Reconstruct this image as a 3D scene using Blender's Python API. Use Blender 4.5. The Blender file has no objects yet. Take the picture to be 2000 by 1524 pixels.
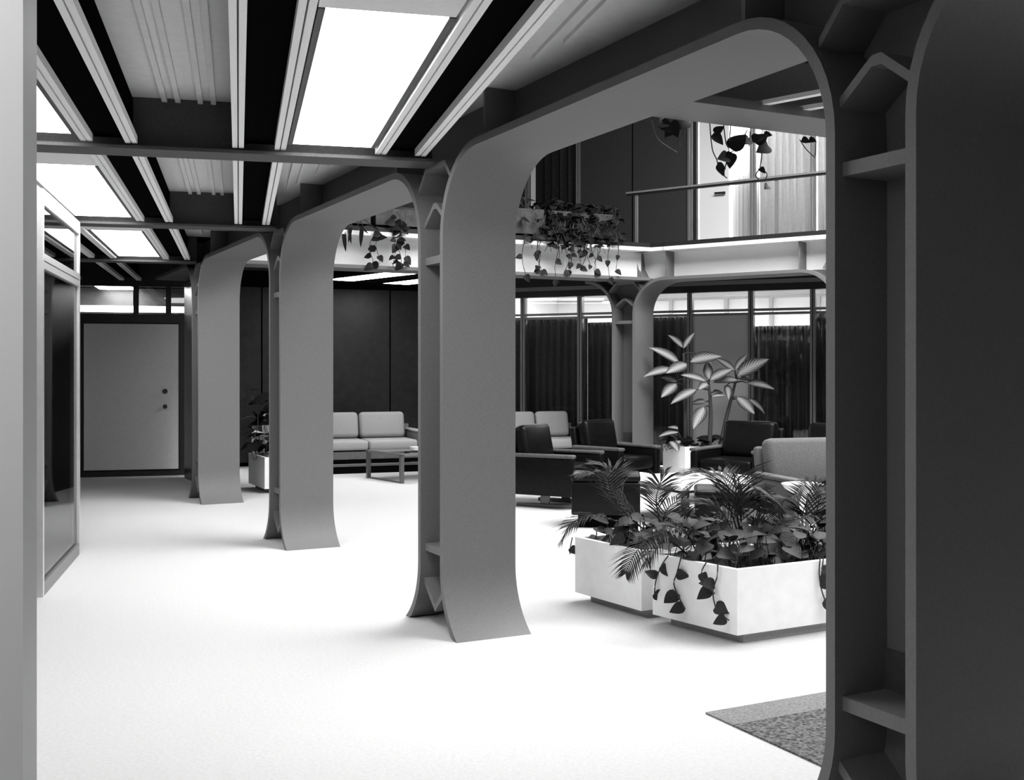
import bpy, math, random
from mathutils import Vector, Matrix

# ------------------------------------------------------------------ camera, light, exposure
FPX, YH, CAMZ = 2180.0, 718.0, 1.5          # focal length and horizon row in pixels of the 2000x1524 frame, eye height
sc = bpy.context.scene
COL = sc.collection
cam = bpy.data.cameras.new('camera'); camo = bpy.data.objects.new('camera', cam); COL.objects.link(camo)
cam.sensor_fit = 'HORIZONTAL'; cam.sensor_width = 36.0; cam.lens = FPX * 36.0 / 2000.0
cam.shift_y = -(762.0 - YH) / 2000.0
cam.clip_start = 0.05; cam.clip_end = 200
camo.location = (0, 0, CAMZ); camo.rotation_euler = (math.pi / 2, 0, 0)
sc.camera = camo
wd = bpy.data.worlds.new('world'); sc.world = wd; wd.use_nodes = True
wd.node_tree.nodes['Background'].inputs[0].default_value = (1, 1, 1, 1)
wd.node_tree.nodes['Background'].inputs[1].default_value = 0.004
sc.view_settings.view_transform = 'Standard'; sc.view_settings.look = 'None'
sc.view_settings.gamma = 1.0; sc.view_settings.use_curve_mapping = False
sc.view_settings.exposure = 0.0
sc.cycles.max_bounces = 8; sc.cycles.diffuse_bounces = 4; sc.cycles.use_denoising = True
sc.cycles.sample_clamp_indirect = 6.0

def area(name, loc, sx, sy, power, rotz=0.0, down=True, spread=180):
    l = bpy.data.lights.new(name, 'AREA'); l.shape = 'RECTANGLE'; l.size = sx; l.size_y = sy; l.energy = power
    l.spread = math.radians(spread)
    o = bpy.data.objects.new(name, l); COL.objects.link(o); o.location = loc; o.rotation_euler = (0, 0, rotz)
    return o
SKY_POWER = 1400.0
PANEL_E = 11.5
area('skylight', (3.7, 9.3, 6.35), 6.5, 5.4, SKY_POWER, math.radians(-30))

# ------------------------------------------------------------------ frames
def unit(a):  # compass angle in degrees from +Y, clockwise
    return Vector((math.sin(math.radians(a)), math.cos(math.radians(a))))
class Frame:
    def __init__(s, o, ep, eq): s.o = Vector(o); s.ep = Vector(ep); s.eq = Vector(eq)
    def xy(s, p, q): return s.o + s.ep * p + s.eq * q
    def P(s, p, q, z):
        v = s.xy(p, q); return Vector((v.x, v.y, z))
WORLD = Frame((0, 0), (1, 0), (0, 1))
def pixz(x, y, z):       # the point of the horizontal plane z seen at this pixel
    Y = (z - CAMZ) * FPX / (YH - y); return Vector(((x - 1000) / FPX * Y, Y))
def ground(x, y): return pixz(x, y, 0.0)
def pixd(x, y, Y): return Vector(((x - 1000) / FPX * Y, Y, CAMZ + (YH - y) * Y / FPX))

PHI = 26.794
U, W = unit(-PHI), unit(90 - PHI)            # along the colonnade (away), across it into the atrium
P0 = Vector((1.155, 3.1908)); S, CS, FW = 3.4225, 0.367, 0.457
COLN = Frame(P0, U, W)
TH = 13.76
C_, R_ = unit(-TH), unit(90 - TH)            # corridor axis and across it
CORR = Frame((0, 0), R_, C_)                 # p = b (right), q = a (away)
BEAM_A = [6.388 + 3.334 * k for k in range(-1, 4)]   # cross beams
ZT = 2.67; RR = 0.44; PT = 0.04
COSB = 1 - 0.197 / RR; THB = math.acos(COSB); ZB = RR * math.sin(THB)
ZDECK = 2.97

# ------------------------------------------------------------------ materials
MATS = {}
def mat(name, g, rough=0.6, var=0.0, scale=40.0, spec=0.3, bump=0.0, metal=0.0, g2=None, bscale=None):
    m = bpy.data.materials.new(name); m.use_nodes = True
    nt = m.node_tree; b = nt.nodes['Principled BSDF']
    b.inputs['Roughness'].default_value = rough; b.inputs['Specular IOR Level'].default_value = spec
    b.inputs['Metallic'].default_value = metal
    tc = nt.nodes.new('ShaderNodeTexCoord')
    if var > 0:
        n = nt.nodes.new('ShaderNodeTexNoise'); n.inputs['Scale'].default_value = scale; n.inputs['Detail'].default_value = 3
        nt.links.new(tc.outputs['Object'], n.inputs['Vector'])
        r = nt.nodes.new('ShaderNodeMapRange'); r.inputs[1].default_value = 0.3; r.inputs[2].default_value = 0.7
        r.inputs[3].default_value = max(0.0, g - var); r.inputs[4].default_value = g + var
        nt.links.new(n.outputs[0], r.inputs[0]); nt.links.new(r.outputs[0], b.inputs['Base Color'])
    else:
        b.inputs['Base Color'].default_value = (g, g, g, 1)
    if bump > 0:
        n2 = nt.nodes.new('ShaderNodeTexNoise'); n2.inputs['Scale'].default_value = bscale or scale * 3; n2.inputs['Detail'].default_value = 2
        nt.links.new(tc.outputs['Object'], n2.inputs['Vector'])
        bp = nt.nodes.new('ShaderNodeBump'); bp.inputs['Strength'].default_value = bump; bp.inputs['Distance'].default_value = 0.01
        nt.links.new(n2.outputs[0], bp.inputs['Height']); nt.links.new(bp.outputs[0], b.inputs['Normal'])
    MATS[name] = m; return m
def emit(name, g, e):
    m = bpy.data.materials.new(name); m.use_nodes = True
    b = m.node_tree.nodes['Principled BSDF']; b.inputs['Base Color'].default_value = (g, g, g, 1)
    b.inputs['Emission Color'].default_value = (1, 1, 1, 1); b.inputs['Emission Strength'].default_value = e
    MATS[name] = m; return m
def glass(name, tint=0.95, ior=1.35):
    m = bpy.data.materials.new(name); m.use_nodes = True; nt = m.node_tree
    nt.nodes.remove(nt.nodes['Principled BSDF']); out = nt.nodes['Material Output']
    tr = nt.nodes.new('ShaderNodeBsdfTransparent'); tr.inputs[0].default_value = (tint, tint, tint, 1)
    gl = nt.nodes.new('ShaderNodeBsdfGlossy'); gl.inputs['Roughness'].default_value = 0.02
    fr = nt.nodes.new('ShaderNodeFresnel'); fr.inputs[0].default_value = ior
    mx = nt.nodes.new('ShaderNodeMixShader')
    nt.links.new(fr.outputs[0], mx.inputs[0]); nt.links.new(tr.outputs[0], mx.inputs[1]); nt.links.new(gl.outputs[0], mx.inputs[2])
    nt.links.new(mx.outputs[0], out.inputs[0]); MATS[name] = m; return m
STEEL = mat('painted_steel', 0.158, 0.55, 0.012, 90, 0.3, 0.08, bscale=300)
BEAMM = mat('cross_beam_paint', 0.075, 0.6, 0.01, 60)
CARPET = mat('pale_carpet', 0.60, 0.95, 0.03, 60, 0.05, 0.35, bscale=350)
RUGM = mat('speckled_rug', 0.14, 0.95, 0.11, 70, 0.05, 0.5, bscale=300)
RUGB = mat('rug_border', 0.23, 0.95, 0.06, 90, 0.05, 0.4, bscale=300)
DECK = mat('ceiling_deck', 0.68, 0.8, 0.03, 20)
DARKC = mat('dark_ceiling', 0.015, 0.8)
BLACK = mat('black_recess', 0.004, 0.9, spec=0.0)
TRACK = mat('track_paint', 0.92, 0.5, 0.04, 80)
WHITEW = mat('white_paint', 0.90, 0.3)
FASCIA = mat('fascia_white', 0.85, 0.6, 0.02, 60)  # near-white tone for far beam webs and top flanges, apart from the steel
COVER = mat('cover_panel', 0.80, 0.6, 0.02, 30)
PANELD = mat('dark_wood_panel', 0.022, 0.35, 0.006, 8, 0.4)
PANELG = mat('grey_wall_panel', 0.45, 0.6, 0.02, 120)
PANELU = mat('upper_wall_panel', 0.035, 0.6, 0.008, 100)
FRAMED = mat('dark_bronze_frame', 0.02, 0.4)
FRAMEG = mat('mullion_metal', 0.16, 0.35, 0.01, 40, 0.5)
ALU = mat('aluminium', 0.60, 0.3, 0.02, 30, 0.5, metal=0.3)
DOORM = mat('door_paint', 0.60, 0.5, 0.02, 20)
PLANTER = mat('planter_white', 0.92, 0.5, 0.03, 12, 0.3)
PLINTH = mat('planter_plinth', 0.28, 0.6, 0.02, 60)
SOIL = mat('potting_soil', 0.02, 0.95, 0.012, 60, bump=0.6)
GREYBOX = mat('metal_trough', 0.05, 0.5, 0.02, 12)
LEATHER = mat('dark_leather', 0.004, 0.36, 0.0015, 30, 0.16, 0.1, bscale=60)
FABRIC = mat('pale_sofa_fabric', 0.34, 0.85, 0.04, 120, 0.1, 0.3, bscale=300)
TAUPE = mat('taupe_fabric', 0.12, 0.85, 0.02, 120, 0.1, 0.3, bscale=300)
WOODL = mat('wood_rail', 0.12, 0.4, 0.02, 20)
CUSHG = mat('grey_cushion', 0.13, 0.85, 0.03, 120, 0.1, 0.3, bscale=300)
ARMHL = mat('arm_highlight', 0.09, 0.4, 0.02, 30)  # paler than leather: highlights on the armchair arm tops put into the colour
CHROME = mat('brushed_metal', 0.14, 0.35, metal=0.5)
MARBLE = mat('white_table_top', 0.82, 0.25, 0.03, 4)
GLASSM = glass('window_glass', 0.9, 1.45)
GLASSD = glass('table_glass', 0.35, 1.6)
SHEER = mat('sheer_curtain', 0.85, 0.9, 0.06, 30)
def make_sheer(m, f=.15):
    nt = m.node_tree; b = nt.nodes['Principled BSDF']; out = nt.nodes['Material Output']
    tl = nt.nodes.new('ShaderNodeBsdfTranslucent'); tl.inputs[0].default_value = (.85, .85, .85, 1); mx = nt.nodes.new('ShaderNodeMixShader'); mx.inputs[0].default_value = f
    nt.links.new(b.outputs[0], mx.inputs[1]); nt.links.new(tl.outputs[0], mx.inputs[2]); nt.links.new(mx.outputs[0], out.inputs[0])
make_sheer(SHEER)
DRAPE = mat('dark_drape', 0.06, 0.9, 0.015, 40)
ROOMW = mat('office_white', 0.85, 0.8)
LUM = emit('luminous_diffuser', 0.9, PANEL_E)
LUM2 = emit('office_light', 0.9, 80.0)
STEMM = mat('stem', 0.05, 0.7)
def leafmat(name, dark, light, mode):
    m = bpy.data.materials.new(name); m.use_nodes = True; nt = m.node_tree; b = nt.nodes['Principled BSDF']
    b.inputs['Roughness'].default_value = 0.5; b.inputs['Specular IOR Level'].default_value = 0.12
    tc = nt.nodes.new('ShaderNodeTexCoord'); sp = nt.nodes.new('ShaderNodeSeparateXYZ'); nt.links.new(tc.outputs['UV'], sp.inputs[0])
    # u = 0 at the midrib, 1 at the margin; v along the leaf
    if mode == 'variegated':
        w = nt.nodes.new('ShaderNodeMath'); w.operation = 'MULTIPLY'; w.inputs[1].default_value = 60
        ad = nt.nodes.new('ShaderNodeMath'); ad.operation = 'MULTIPLY_ADD'; ad.inputs[1].default_value = -0.35
        nt.links.new(sp.outputs[0], ad.inputs[0]); nt.links.new(sp.outputs[1], ad.inputs[2]); nt.links.new(ad.outputs[0], w.inputs[0])
        sn = nt.nodes.new('ShaderNodeMath'); sn.operation = 'SINE'; nt.links.new(w.outputs[0], sn.inputs[0])
        s2 = nt.nodes.new('ShaderNodeMath'); s2.operation = 'MULTIPLY'; s2.inputs[1].default_value = 0.28; nt.links.new(sn.outputs[0], s2.inputs[0])
        sm = nt.nodes.new('ShaderNodeMath'); sm.operation = 'ADD'; nt.links.new(sp.outputs[0], sm.inputs[0]); nt.links.new(s2.outputs[0], sm.inputs[1])
        fac = sm.outputs[0]; lo, hi = 0.20, 0.72
    else:
        n = nt.nodes.new('ShaderNodeTexNoise'); n.inputs['Scale'].default_value = 6; nt.links.new(tc.outputs['UV'], n.inputs['Vector'])
        fac = n.outputs[0]; lo, hi = 0.35, 0.7
    r = nt.nodes.new('ShaderNodeMapRange'); r.inputs[1].default_value = lo; r.inputs[2].default_value = hi
    r.inputs[3].default_value = light; r.inputs[4].default_value = dark
    nt.links.new(fac, r.inputs[0]); nt.links.new(r.outputs[0], b.inputs['Base Color'])
    MATS[name] = m; return m
LEAF_V = leafmat('variegated_leaf', 0.025, 0.42, 'variegated')
LEAF_P = leafmat('vine_leaf', 0.008, 0.048, 'plain')
LEAF_D = leafmat('dark_leaf', 0.006, 0.022, 'plain')
LEAF_F = leafmat('palm_leaflet', 0.006, 0.032, 'plain')

# ------------------------------------------------------------------ mesh helpers
BASE = {}
def setp(o, label=None, cat=None, group=None, kind=None):
    if label: o['label'] = label
    if cat: o['category'] = cat
    if group: o['group'] = group
    if kind: o['kind'] = kind
    return o
def thing(name, label, cat, loc=(0, 0, 0), group=None, rotz=0.0):
    o = bpy.data.objects.new(name, None); COL.objects.link(o); o.location = loc; o.rotation_euler = (0, 0, rotz)
    o.empty_display_size = 0.2
    BASE[o.name] = Matrix.Translation(loc) @ Matrix.Rotation(rotz, 4, 'Z')
    return setp(o, label, cat, group)
def structure(name, loc=(0, 0, 0)):
    o = bpy.data.objects.new(name, None); COL.objects.link(o); o.location = loc
    BASE[o.name] = Matrix.Translation(loc); o['kind'] = 'structure'; return o
class MB:
    def __init__(s): s.v = []; s.f = []; s.uv = {}
    def add(s, vs, fs):
        n = len(s.v); s.v += [Vector(x) for x in vs]; s.f += [tuple(i + n for i in f) for f in fs]; return s
    def hexa(s, lo, hi):      # lo, hi: lists of 4 points (same winding)
        return s.add(list(lo) + list(hi), [(3, 2, 1, 0), (4, 5, 6, 7), (0, 1, 5, 4), (1, 2, 6, 5), (2, 3, 7, 6), (3, 0, 4, 7)])
    def box(s, F, p0, p1, q0, q1, z0, z1):
        c = [(p0, q0), (p1, q0), (p1, q1), (p0, q1)]
        return s.hexa([F.P(p, q, z0) for p, q in c], [F.P(p, q, z1) for p, q in c])
    def poly(s, pts, z0, z1):    # vertical prism over a plan polygon
        n = len(pts); lo = [(p[0], p[1], z0) for p in pts]; hi = [(p[0], p[1], z1) for p in pts]
        fs = [tuple(range(n - 1, -1, -1)), tuple(range(n, 2 * n))] + [(i, (i + 1) % n, n + (i + 1) % n, n + i) for i in range(n)]
        return s.add(lo + hi, fs)
    def ribbon(s, F, inner, outer, q0, q1):   # plate between two (p,z) polylines, extruded across q
        n = len(inner); b = len(s.v)
        for (a, c) in zip(inner, outer):
            s.v += [F.P(a[0], q0, a[1]), F.P(a[0], q1, a[1]), F.P(c[0], q1, c[1]), F.P(c[0], q0, c[1])]
        for i in range(n - 1):
            for k in range(4):
                s.f.append((b + 4 * i + k, b + 4 * i + (k + 1) % 4, b + 4 * (i + 1) + (k + 1) % 4, b + 4 * (i + 1) + k))
        s.f.append((b + 3, b + 2, b + 1, b)); m = b + 4 * (n - 1); s.f.append((m, m + 1, m + 2, m + 3)); return s
    def tube(s, pts, rad, n=6):
        pts = [Vector(p) for p in pts]; b = len(s.v); m = len(pts)
        for i, p in enumerate(pts):
            t = (pts[min(i + 1, m - 1)] - pts[max(i - 1, 0)]).normalized()
            a = t.orthogonal().normalized() if abs(t.z) > 0.99 else t.cross(Vector((0, 0, 1))).normalized()
            c = t.cross(a); r = rad[i] if isinstance(rad, (list, tuple)) else rad
            for k in range(n):
                w = 2 * math.pi * k / n; s.v.append(p + a * (r * math.cos(w)) + c * (r * math.sin(w)))
        for i in range(m - 1):
            for k in range(n):
                s.f.append((b + i * n + k, b + i * n + (k + 1) % n, b + (i + 1) * n + (k + 1) % n, b + (i + 1) * n + k))
        s.f.append(tuple(b + k for k in range(n - 1, -1, -1))); s.f.append(tuple(b + (m - 1) * n + k for k in range(n))); return s
    def lathe(s, c, prof, n=24):
        b = len(s.v); m = len(prof)
        for r, z in prof:
            for k in range(n):
                w = 2 * math.pi * k / n; s.v.append(Vector((c[0] + r * math.cos(w), c[1] + r * math.sin(w), c[2] + z)))
        for i in range(m - 1):
            for k in range(n):
                s.f.append((b + i * n + k, b + i * n + (k + 1) % n, b + (i + 1) * n + (k + 1) % n, b + (i + 1) * n + k))
        s.f.append(tuple(b + k for k in range(n - 1, -1, -1))); s.f.append(tuple(b + (m - 1) * n + k for k in range(n))); return s
    def data(s, name, m, inv=None, smooth=False):
        vs = [inv @ v for v in s.v] if inv is not None else s.v
        me = bpy.data.meshes.new(name); me.from_pydata([tuple(v) for v in vs], [], s.f); me.materials.append(m)
        if smooth: me.polygons.foreach_set('use_smooth', [True] * len(me.polygons))
        me.update(); return me
    def build(s, name, m, parent=None, label=None, smooth=False, bevel=0.0, seg=2, local=False, top=None, kind=None):
        inv = None
        if parent is not None and not local:
            inv = BASE[parent.name].inverted()
        me = s.data(name, m, inv, smooth)
        o = bpy.data.objects.new(name, me); COL.objects.link(o)
        if parent is not None: o.parent = parent; BASE[o.name] = BASE[parent.name]
        else: BASE[o.name] = Matrix.Identity(4)
        if bevel > 0:
            md = o.modifiers.new('bevel', 'BEVEL'); md.width = bevel; md.segments = seg; md.limit_method = 'ANGLE'; md.angle_limit = 0.6
            me.polygons.foreach_set('use_smooth', [True] * len(me.polygons))
        if name == 'flange':
            me.polygons.foreach_set('use_smooth', [True] * len(me.polygons)); me.set_sharp_from_angle(angle=0.6)
        if label: o['label'] = label
        if kind: o['kind'] = kind
        return o
def struct_mesh(name, mb, m): return mb.build(name, m, kind='structure')

# ------------------------------------------------------------------ plan of the walls
RW_V = Vector((2, -1)).normalized(); RW_N = Vector((1, 2)).normalized()
def rw_point(x):
    k = (x - 1000) / FPX; Y = 17.76 / (1 + 0.5 * k); return Vector((k * Y, Y))
RW = Frame(rw_point(914), RW_V, RW_N)
def rwp(x): return (rw_point(x) - RW.o).dot(RW_V)
LWa, LWb = Vector((-4.14, 16.83)), Vector((-1.55, 17.8))
LW_V = (LWb - LWa).normalized(); LW_N = Vector((-LW_V.y, LW_V.x))
LWF = Frame(LWa, LW_V, LW_N)
LW_END = (RW.o - LWa).dot(LW_V)
KV = unit(-53.0); KN = unit(37.0); KW = 0.5
K0 = Vector(((1240 - 1000) / FPX * 15.15, 15.15))
KF = Frame(K0, KV, KN)
DC = COLN.xy(3 * S + CS / 2, FW / 2)
LB = Frame(DC, W, U)                       # left balcony beam: p from D to K, q towards the wall behind it
LBL = (K0 - DC).dot(W)
BRU0, BRU1 = 1.70, 2.02                    # branch beam position along the colonnade

# ------------------------------------------------------------------ floor
fl = MB(); fl.poly([(-14, -4), (14, -4), (14, 24), (-14, 24)], -0.2, 0.0)
struct_mesh('floor', fl, CARPET)

# ------------------------------------------------------------------ corridor ceiling
ce = structure('ceiling', (0, 0, ZDECK))
def cq(p): return (p[0], p[1])
far = 24.0
left_edge = [CORR.xy(-6, -2), CORR.xy(-6, 22)]
d = MB(); d.poly([cq(CORR.xy(-6, -2)), cq(COLN.xy(-5.2, FW * .5)), cq(COLN.xy(3 * S + CS / 2, FW * .5)), cq(COLN.xy(3 * S + 4.2, FW * .5)), cq(CORR.xy(-6, 22))], ZDECK, 3.08)
d.build('deck', DECK, ce)
PAIR = [(-0.782 + 0.779 * m, -0.557 + 0.779 * m) for m in range(-3, 3)]   # centre b of the two tracks of a pair
def pr(m): return PAIR[m + 3]
for k in range(4):                                    # ribs of the deck in the open coffers
    a0, a1 = BEAM_A[k] + 0.02, BEAM_A[k + 1] - 0.02
    for m in range(-1, 3):
        b0 = pr(m)[1]; wv = 0.554
        if k == 0 and m == 1 or m == -1: continue
        for fr in (0.36, 0.70):
            for dd in (-0.035, 0.035):
                v0 = COLN.xy(0, 0); am_ = min(a1, v0.dot(C_) + (v0.dot(R_) - (b0 + wv * fr + dd)) / math.tan(math.radians(PHI - TH)))
                if am_ < a0 + .05: continue
                r = MB(); r.box(CORR, b0 + wv * fr + dd - 0.014, b0 + wv * fr + dd + 0.014, a0, am_, ZDECK - 0.022, ZDECK + 0.001); r.build('rib', DECK, ce)
def coln_b(a):      # b of the corridor face of the colonnade at distance a
    v = COLN.xy(0, 0); av = v.dot(C_); bv = v.dot(R_); return bv - (a - av) * math.tan(math.radians(PHI - TH))
bays = {0: (0, 1, 2), 1: (0, 1), 2: (-1, 0), 3: (-2, -1)}
for k, ms in bays.items():
    a0, a1 = BEAM_A[k] + 0.10, BEAM_A[k + 1] - 0.10
    for m in ms:
        s = MB(); s.box(CORR, pr(m)[0], pr(m)[1], a0 - 0.09, a1 + 0.09, ZT + 0.075, ZDECK - 0.01); s.build('slot_dark', BLACK, ce)  # solid black box standing in for the dark of the open slot
bay_txt = ['in the first ceiling bay', 'over the glass partition', 'before the grey door', 'in the last dim bay']
def trk_label(k, b):
    i = min(range(12), key=lambda j: abs([x for m in range(-3, 3) for x in pr(m)][j] - b)) - 6      # 0,1 first pair; 2,3 second; 4,5 third
    side = {-3: 'outermost of all', -4: 'farthest towards the glass', -2: 'past the luminous panel', -1: 'on the glass side of the luminous panel', 0: 'on the column side of the luminous panel',
            1: 'on the glass side of the coffer', 2: 'on the column side of the coffer', 3: 'second from that coffer', 4: 'right beside the long luminous panel', 5: 'nearest the long arch beam'}[i]
    return 'ceiling track ' + side + ' ' + bay_txt[k]
for k, ms in bays.items():
    bs = [b for m in ms for b in pr(m)]
    if k in (0, 1): bs.insert(0, pr(-1)[1])
    a0, a1 = BEAM_A[k] + 0.10, BEAM_A[k + 1] - 0.10
    for b in bs:
        if k == 3 and b < -2.3: continue
        base = CORR.P(b, a0, ZT + 0.03)
        t = thing('ceiling_track', trk_label(k, b), 'ceiling track', base, 'slotted ceiling tracks')
        for sd in (-1, 1):
            r = MB(); r.box(CORR, b + sd * 0.017 - 0.0135, b + sd * 0.017 + 0.0135, a0, a1, ZT + 0.03, ZT + 0.07); r.build('rail', TRACK, t)
        g = MB(); g.box(CORR, b - 0.005, b + 0.005, a0, a1, ZT + 0.055, ZT + 0.075); g.build('groove', FRAMED, t)
lum_labels = {(0, 1): 'long bright luminous ceiling panel between two track pairs, nearest the big arched frames',
              (0, -1): 'bright luminous ceiling panel cut off behind the white jamb',
              (1, -1): 'bright luminous ceiling panel above the glass partition',
              (2, -1): 'small bright luminous ceiling panel between glass partition and grey door'}
BEAM_ALL = {-1: BEAM_A[0] - 3.334, **dict(enumerate(BEAM_A))}
lum_labels[(-1, -1)] = 'luminous ceiling panel over the edge of the white jamb'
for (k, m), lab in lum_labels.items():
    b0, b1 = pr(m)[1] + 0.04, pr(m + 1)[0] - 0.04
    a0, a1 = BEAM_ALL[k] + 0.10, BEAM_ALL[k + 1] - 0.19
    t = thing('luminous_panel', lab, 'ceiling light', CORR.P((b0 + b1) / 2, a0, ZT + 0.05), 'luminous ceiling panels')
    am = a0 + 0.67
    f_ = MB(); f_.box(CORR, b0, b1, a0, am, ZT + 0.05, ZT + 0.07); f_.build('cover_panel', COVER, t)
    mid = (am + a1) / 2
    for x0, x1 in ((am, mid - 0.001), (mid + 0.001, a1)):
        q = MB(); q.box(CORR, b0 + 0.025, b1 - 0.025, x0, x1, ZT + 0.05, ZT + 0.07); q.build('diffuser', LUM, t)
    h = MB(); h.box(CORR, b0, b0 + 0.024, am, a1, ZT + 0.045, ZT + 0.16).box(CORR, b1 - 0.024, b1, am, a1, ZT + 0.045, ZT + 0.16).box(CORR, b0, b1, a0, a1, ZT + 0.16, ZT + 0.18)
    h.build('housing', BEAMM, t)
for k, a in enumerate(BEAM_A[:4]):
    lo = -5.6
    hi = coln_b(a) + 0.03
    lab = ['steel cross beam of the ceiling meeting the column by the rug', 'steel cross beam of the ceiling meeting the column left of the low planters',
           'steel cross beam of the ceiling meeting the column left of the pale sofa', 'dim steel cross beam of the ceiling meeting the column nearest the grey door'][k]
    t = thing('ceiling_beam', lab, 'beam', CORR.P((lo + hi) / 2, a, ZT), 'corridor cross beams')
    x = MB(); x.box(CORR, lo, hi, a - 0.115, a + 0.115, ZT, ZT + 0.018); x.build('bottom_flange', BEAMM, t)
    x = MB(); x.box(CORR, lo, hi, a - 0.012, a + 0.012, ZT + 0.018, ZDECK); x.build('beam_web', BEAMM, t)

# ------------------------------------------------------------------ steel frames
def corner_curve():
    inn, out = [], []
    for i in range(13):
        th = THB * (1 - i / 12); c, s_ = math.cos(th), math.sin(th)
        inn.append((-RR + RR * c, ZB - RR * s_)); out.append((-RR + (RR + PT) * c, ZB - (RR + PT) * s_))
    # keep the foot flat on the floor
    out[0] = (out[0][0] + 0.005, 0.0); inn[0] = (inn[0][0], 0.0)
    for i in range(13):
        ph = math.pi / 2 * i / 12; c, s_ = math.cos(ph), math.sin(ph)
        inn.append((-RR + RR * c, ZT - RR + RR * s_)); out.append((-RR + (RR + PT) * c, ZT - RR + (RR + PT) * s_))
    out = [(p, max(0.0, z)) for p, z in out]
    return inn, out
INN, OUT = corner_curve()
def mirror(c): return [(CS - p, z) for p, z in c]
def out_at(z, left=False):     # p of the column-side face of the flange at height z
    best = None
    for (pa, za), (pb, zb_) in zip(OUT[1:], OUT[2:]):
        if za <= z <= zb_ and zb_ > za: best = pa + (pb - pa) * (z - za) / (zb_ - za); break
    if best is None: best = OUT[1][0] if z < 0.1 else OUT[-1][0]
    return CS - best if left else best
def bent(mb, F, pts, q0, q1, t=0.035):     # bent stiffener plate through (p,z) points
    inner = [(p, z - t / 2) for p, z in pts]; outer = [(p, z + t / 2) for p, z in pts]
    return mb.ribbon(F, inner, outer, q0, q1)
def column(F, FWd, label, ztop_web, sides=('f', 'b'), finmat=None):
    base = F.P(CS / 2, FWd / 2, 0)
    t = thing('steel_column', label, 'column', base, 'arched steel columns')
    MB().ribbon(F, INN, OUT, 0, FWd).build('flange', STEEL, t)
    MB().ribbon(F, mirror(INN), mirror(OUT), 0, FWd).build('flange', STEEL, t)
    zs = [0.0] + [z for p, z in OUT if z > 0.005]
    wb = MB(); qm = FWd / 2
    pr_ = [(out_at(max(z, 0.03)), out_at(max(z, 0.03), True), z) for z in zs]
    inner = [(a + 0.001, z) for a, b, z in pr_]; outer = [(b - 0.001, z) for a, b, z in pr_]
    wb.ribbon(F, inner, outer, qm - 0.01, qm + 0.01)
    a, b = OUT[-1][0], CS - OUT[-1][0]
    wb.box(F, a, b, qm - 0.01, qm + 0.01, ZT + PT, ztop_web)
    wb.build('web', STEEL, t)
    for sd in sides:
        q0, q1 = (0.03, qm - 0.01) if sd == 'f' else (qm + 0.01, FWd - 0.03)
        for z in (0.448, 2.12):
            MB().box(F, out_at(z) + .001, out_at(z, True) - .001, q0, q1, z - 0.022, z + 0.022).build('stiffener', STEEL, t)
        bent(MB(), F, [(out_at(.24), .25), (CS / 2, .115), (out_at(.24, True), .25)], q0, q1, .04).build('foot_chevron', STEEL, t)
        bent(MB(), F, [(out_at(2.33), 2.33), (CS / 2 - .02, 2.43), (CS / 2 + .02, 2.43), (out_at(2.33, True), 2.33)], q0, q1).build('head_chevron', STEEL, t)
        bent(MB(), F, [(out_at(2.53), 2.54), (out_at(2.53) + .11, 2.655), (CS - out_at(2.53) - .11, 2.655), (out_at(2.53, True), 2.54)], q0, q1).build('head_cap', STEEL, t)
        bb = MB().box(F, out_at(.5), out_at(.5, True), q1 - 0.008 if sd == 'f' else q0, q1 if sd == 'f' else q0 + 0.008, .47, .60)
        bb.build('base_strip', BEAMM, t)
    return t
def beam(F, p0, p1, FWd, label, ztop_web, ends=(True, True), wmat=None, top=None):
    base = F.P((p0 + p1) / 2, FWd / 2, ZT)
    t = thing('steel_beam', label, 'beam', base, 'arched frame beams')
    MB().box(F, p0, p1, 0, FWd, ZT, ZT + PT).build('soffit_plate', STEEL, t)
    MB().box(F, p0, p1, FWd / 2 - 0.01, FWd / 2 + 0.01, ZT + PT, ztop_web).build('beam_web', wmat or STEEL, t)
    for e, p in zip(ends, (p0 + 0.01, p1 - 0.03)):
        if e:
            MB().box(F, p, p + 0.02, 0.04, FWd / 2 - 0.01, ZT + PT, ztop_web).build('web_stiffener', STEEL, t)
            MB().box(F, p, p + 0.02, FWd / 2 + 0.01, FWd - 0.04, ZT + PT, ztop_web).build('web_stiffener', STEEL, t)
    if top: 
        MB().box(F, p0, p1, -0.03, FWd, ztop_web, ztop_web + 0.05).build('top_flange', top, t)
        MB().box(F, p0, p1, 0.0, FWd, ztop_web + 0.05, ztop_web + 0.11).build('kerb', FRAMED, t)
    return t
clab = ['large near-black steel column with flared feet rising beside the speckled rug',
        'grey steel column with flared feet in front of the low white planters',
        'grey steel column with flared feet standing left of the pale three seat sofa',
        'pale grey steel column with flared feet nearest the grey door']
for j in range(4):
    column(Frame(COLN.xy(S * j, 0), U, W), FW, clab[j], ZDECK)
blab = ['dark steel beam bridging from the near-black column back out of the picture',
        'long steel arch beam from the near-black column to the column by the low planters',
        'steel arch beam spanning over the pale sofa and coffee table',
        'steel arch beam spanning over the white planter with dark foliage',
        'dim steel beam running from the last column to the grey door wall']
for j in range(0, 5):
    F = Frame(COLN.xy(S * (j - 1), 0), U, W)
    beam(F, CS + RR, S - RR if j < 4 else S - .55, FW, blab[j], ZDECK, ends=(True, j < 4))
column(Frame(COLN.xy(-S, 0), U, W), FW, 'steel column with flared feet past the near-black one, away from the rug', ZDECK)
KT = column(KF, KW, 'steel column with flared feet at the far corner beside the variegated plants', ZT + PT + .001)
K1 = Frame(K0 - KV * 3.15, KV, KN)
K1T = column(K1, KW, 'far steel column with flared feet hidden behind the near-black column', ZT + PT + .001)
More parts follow.
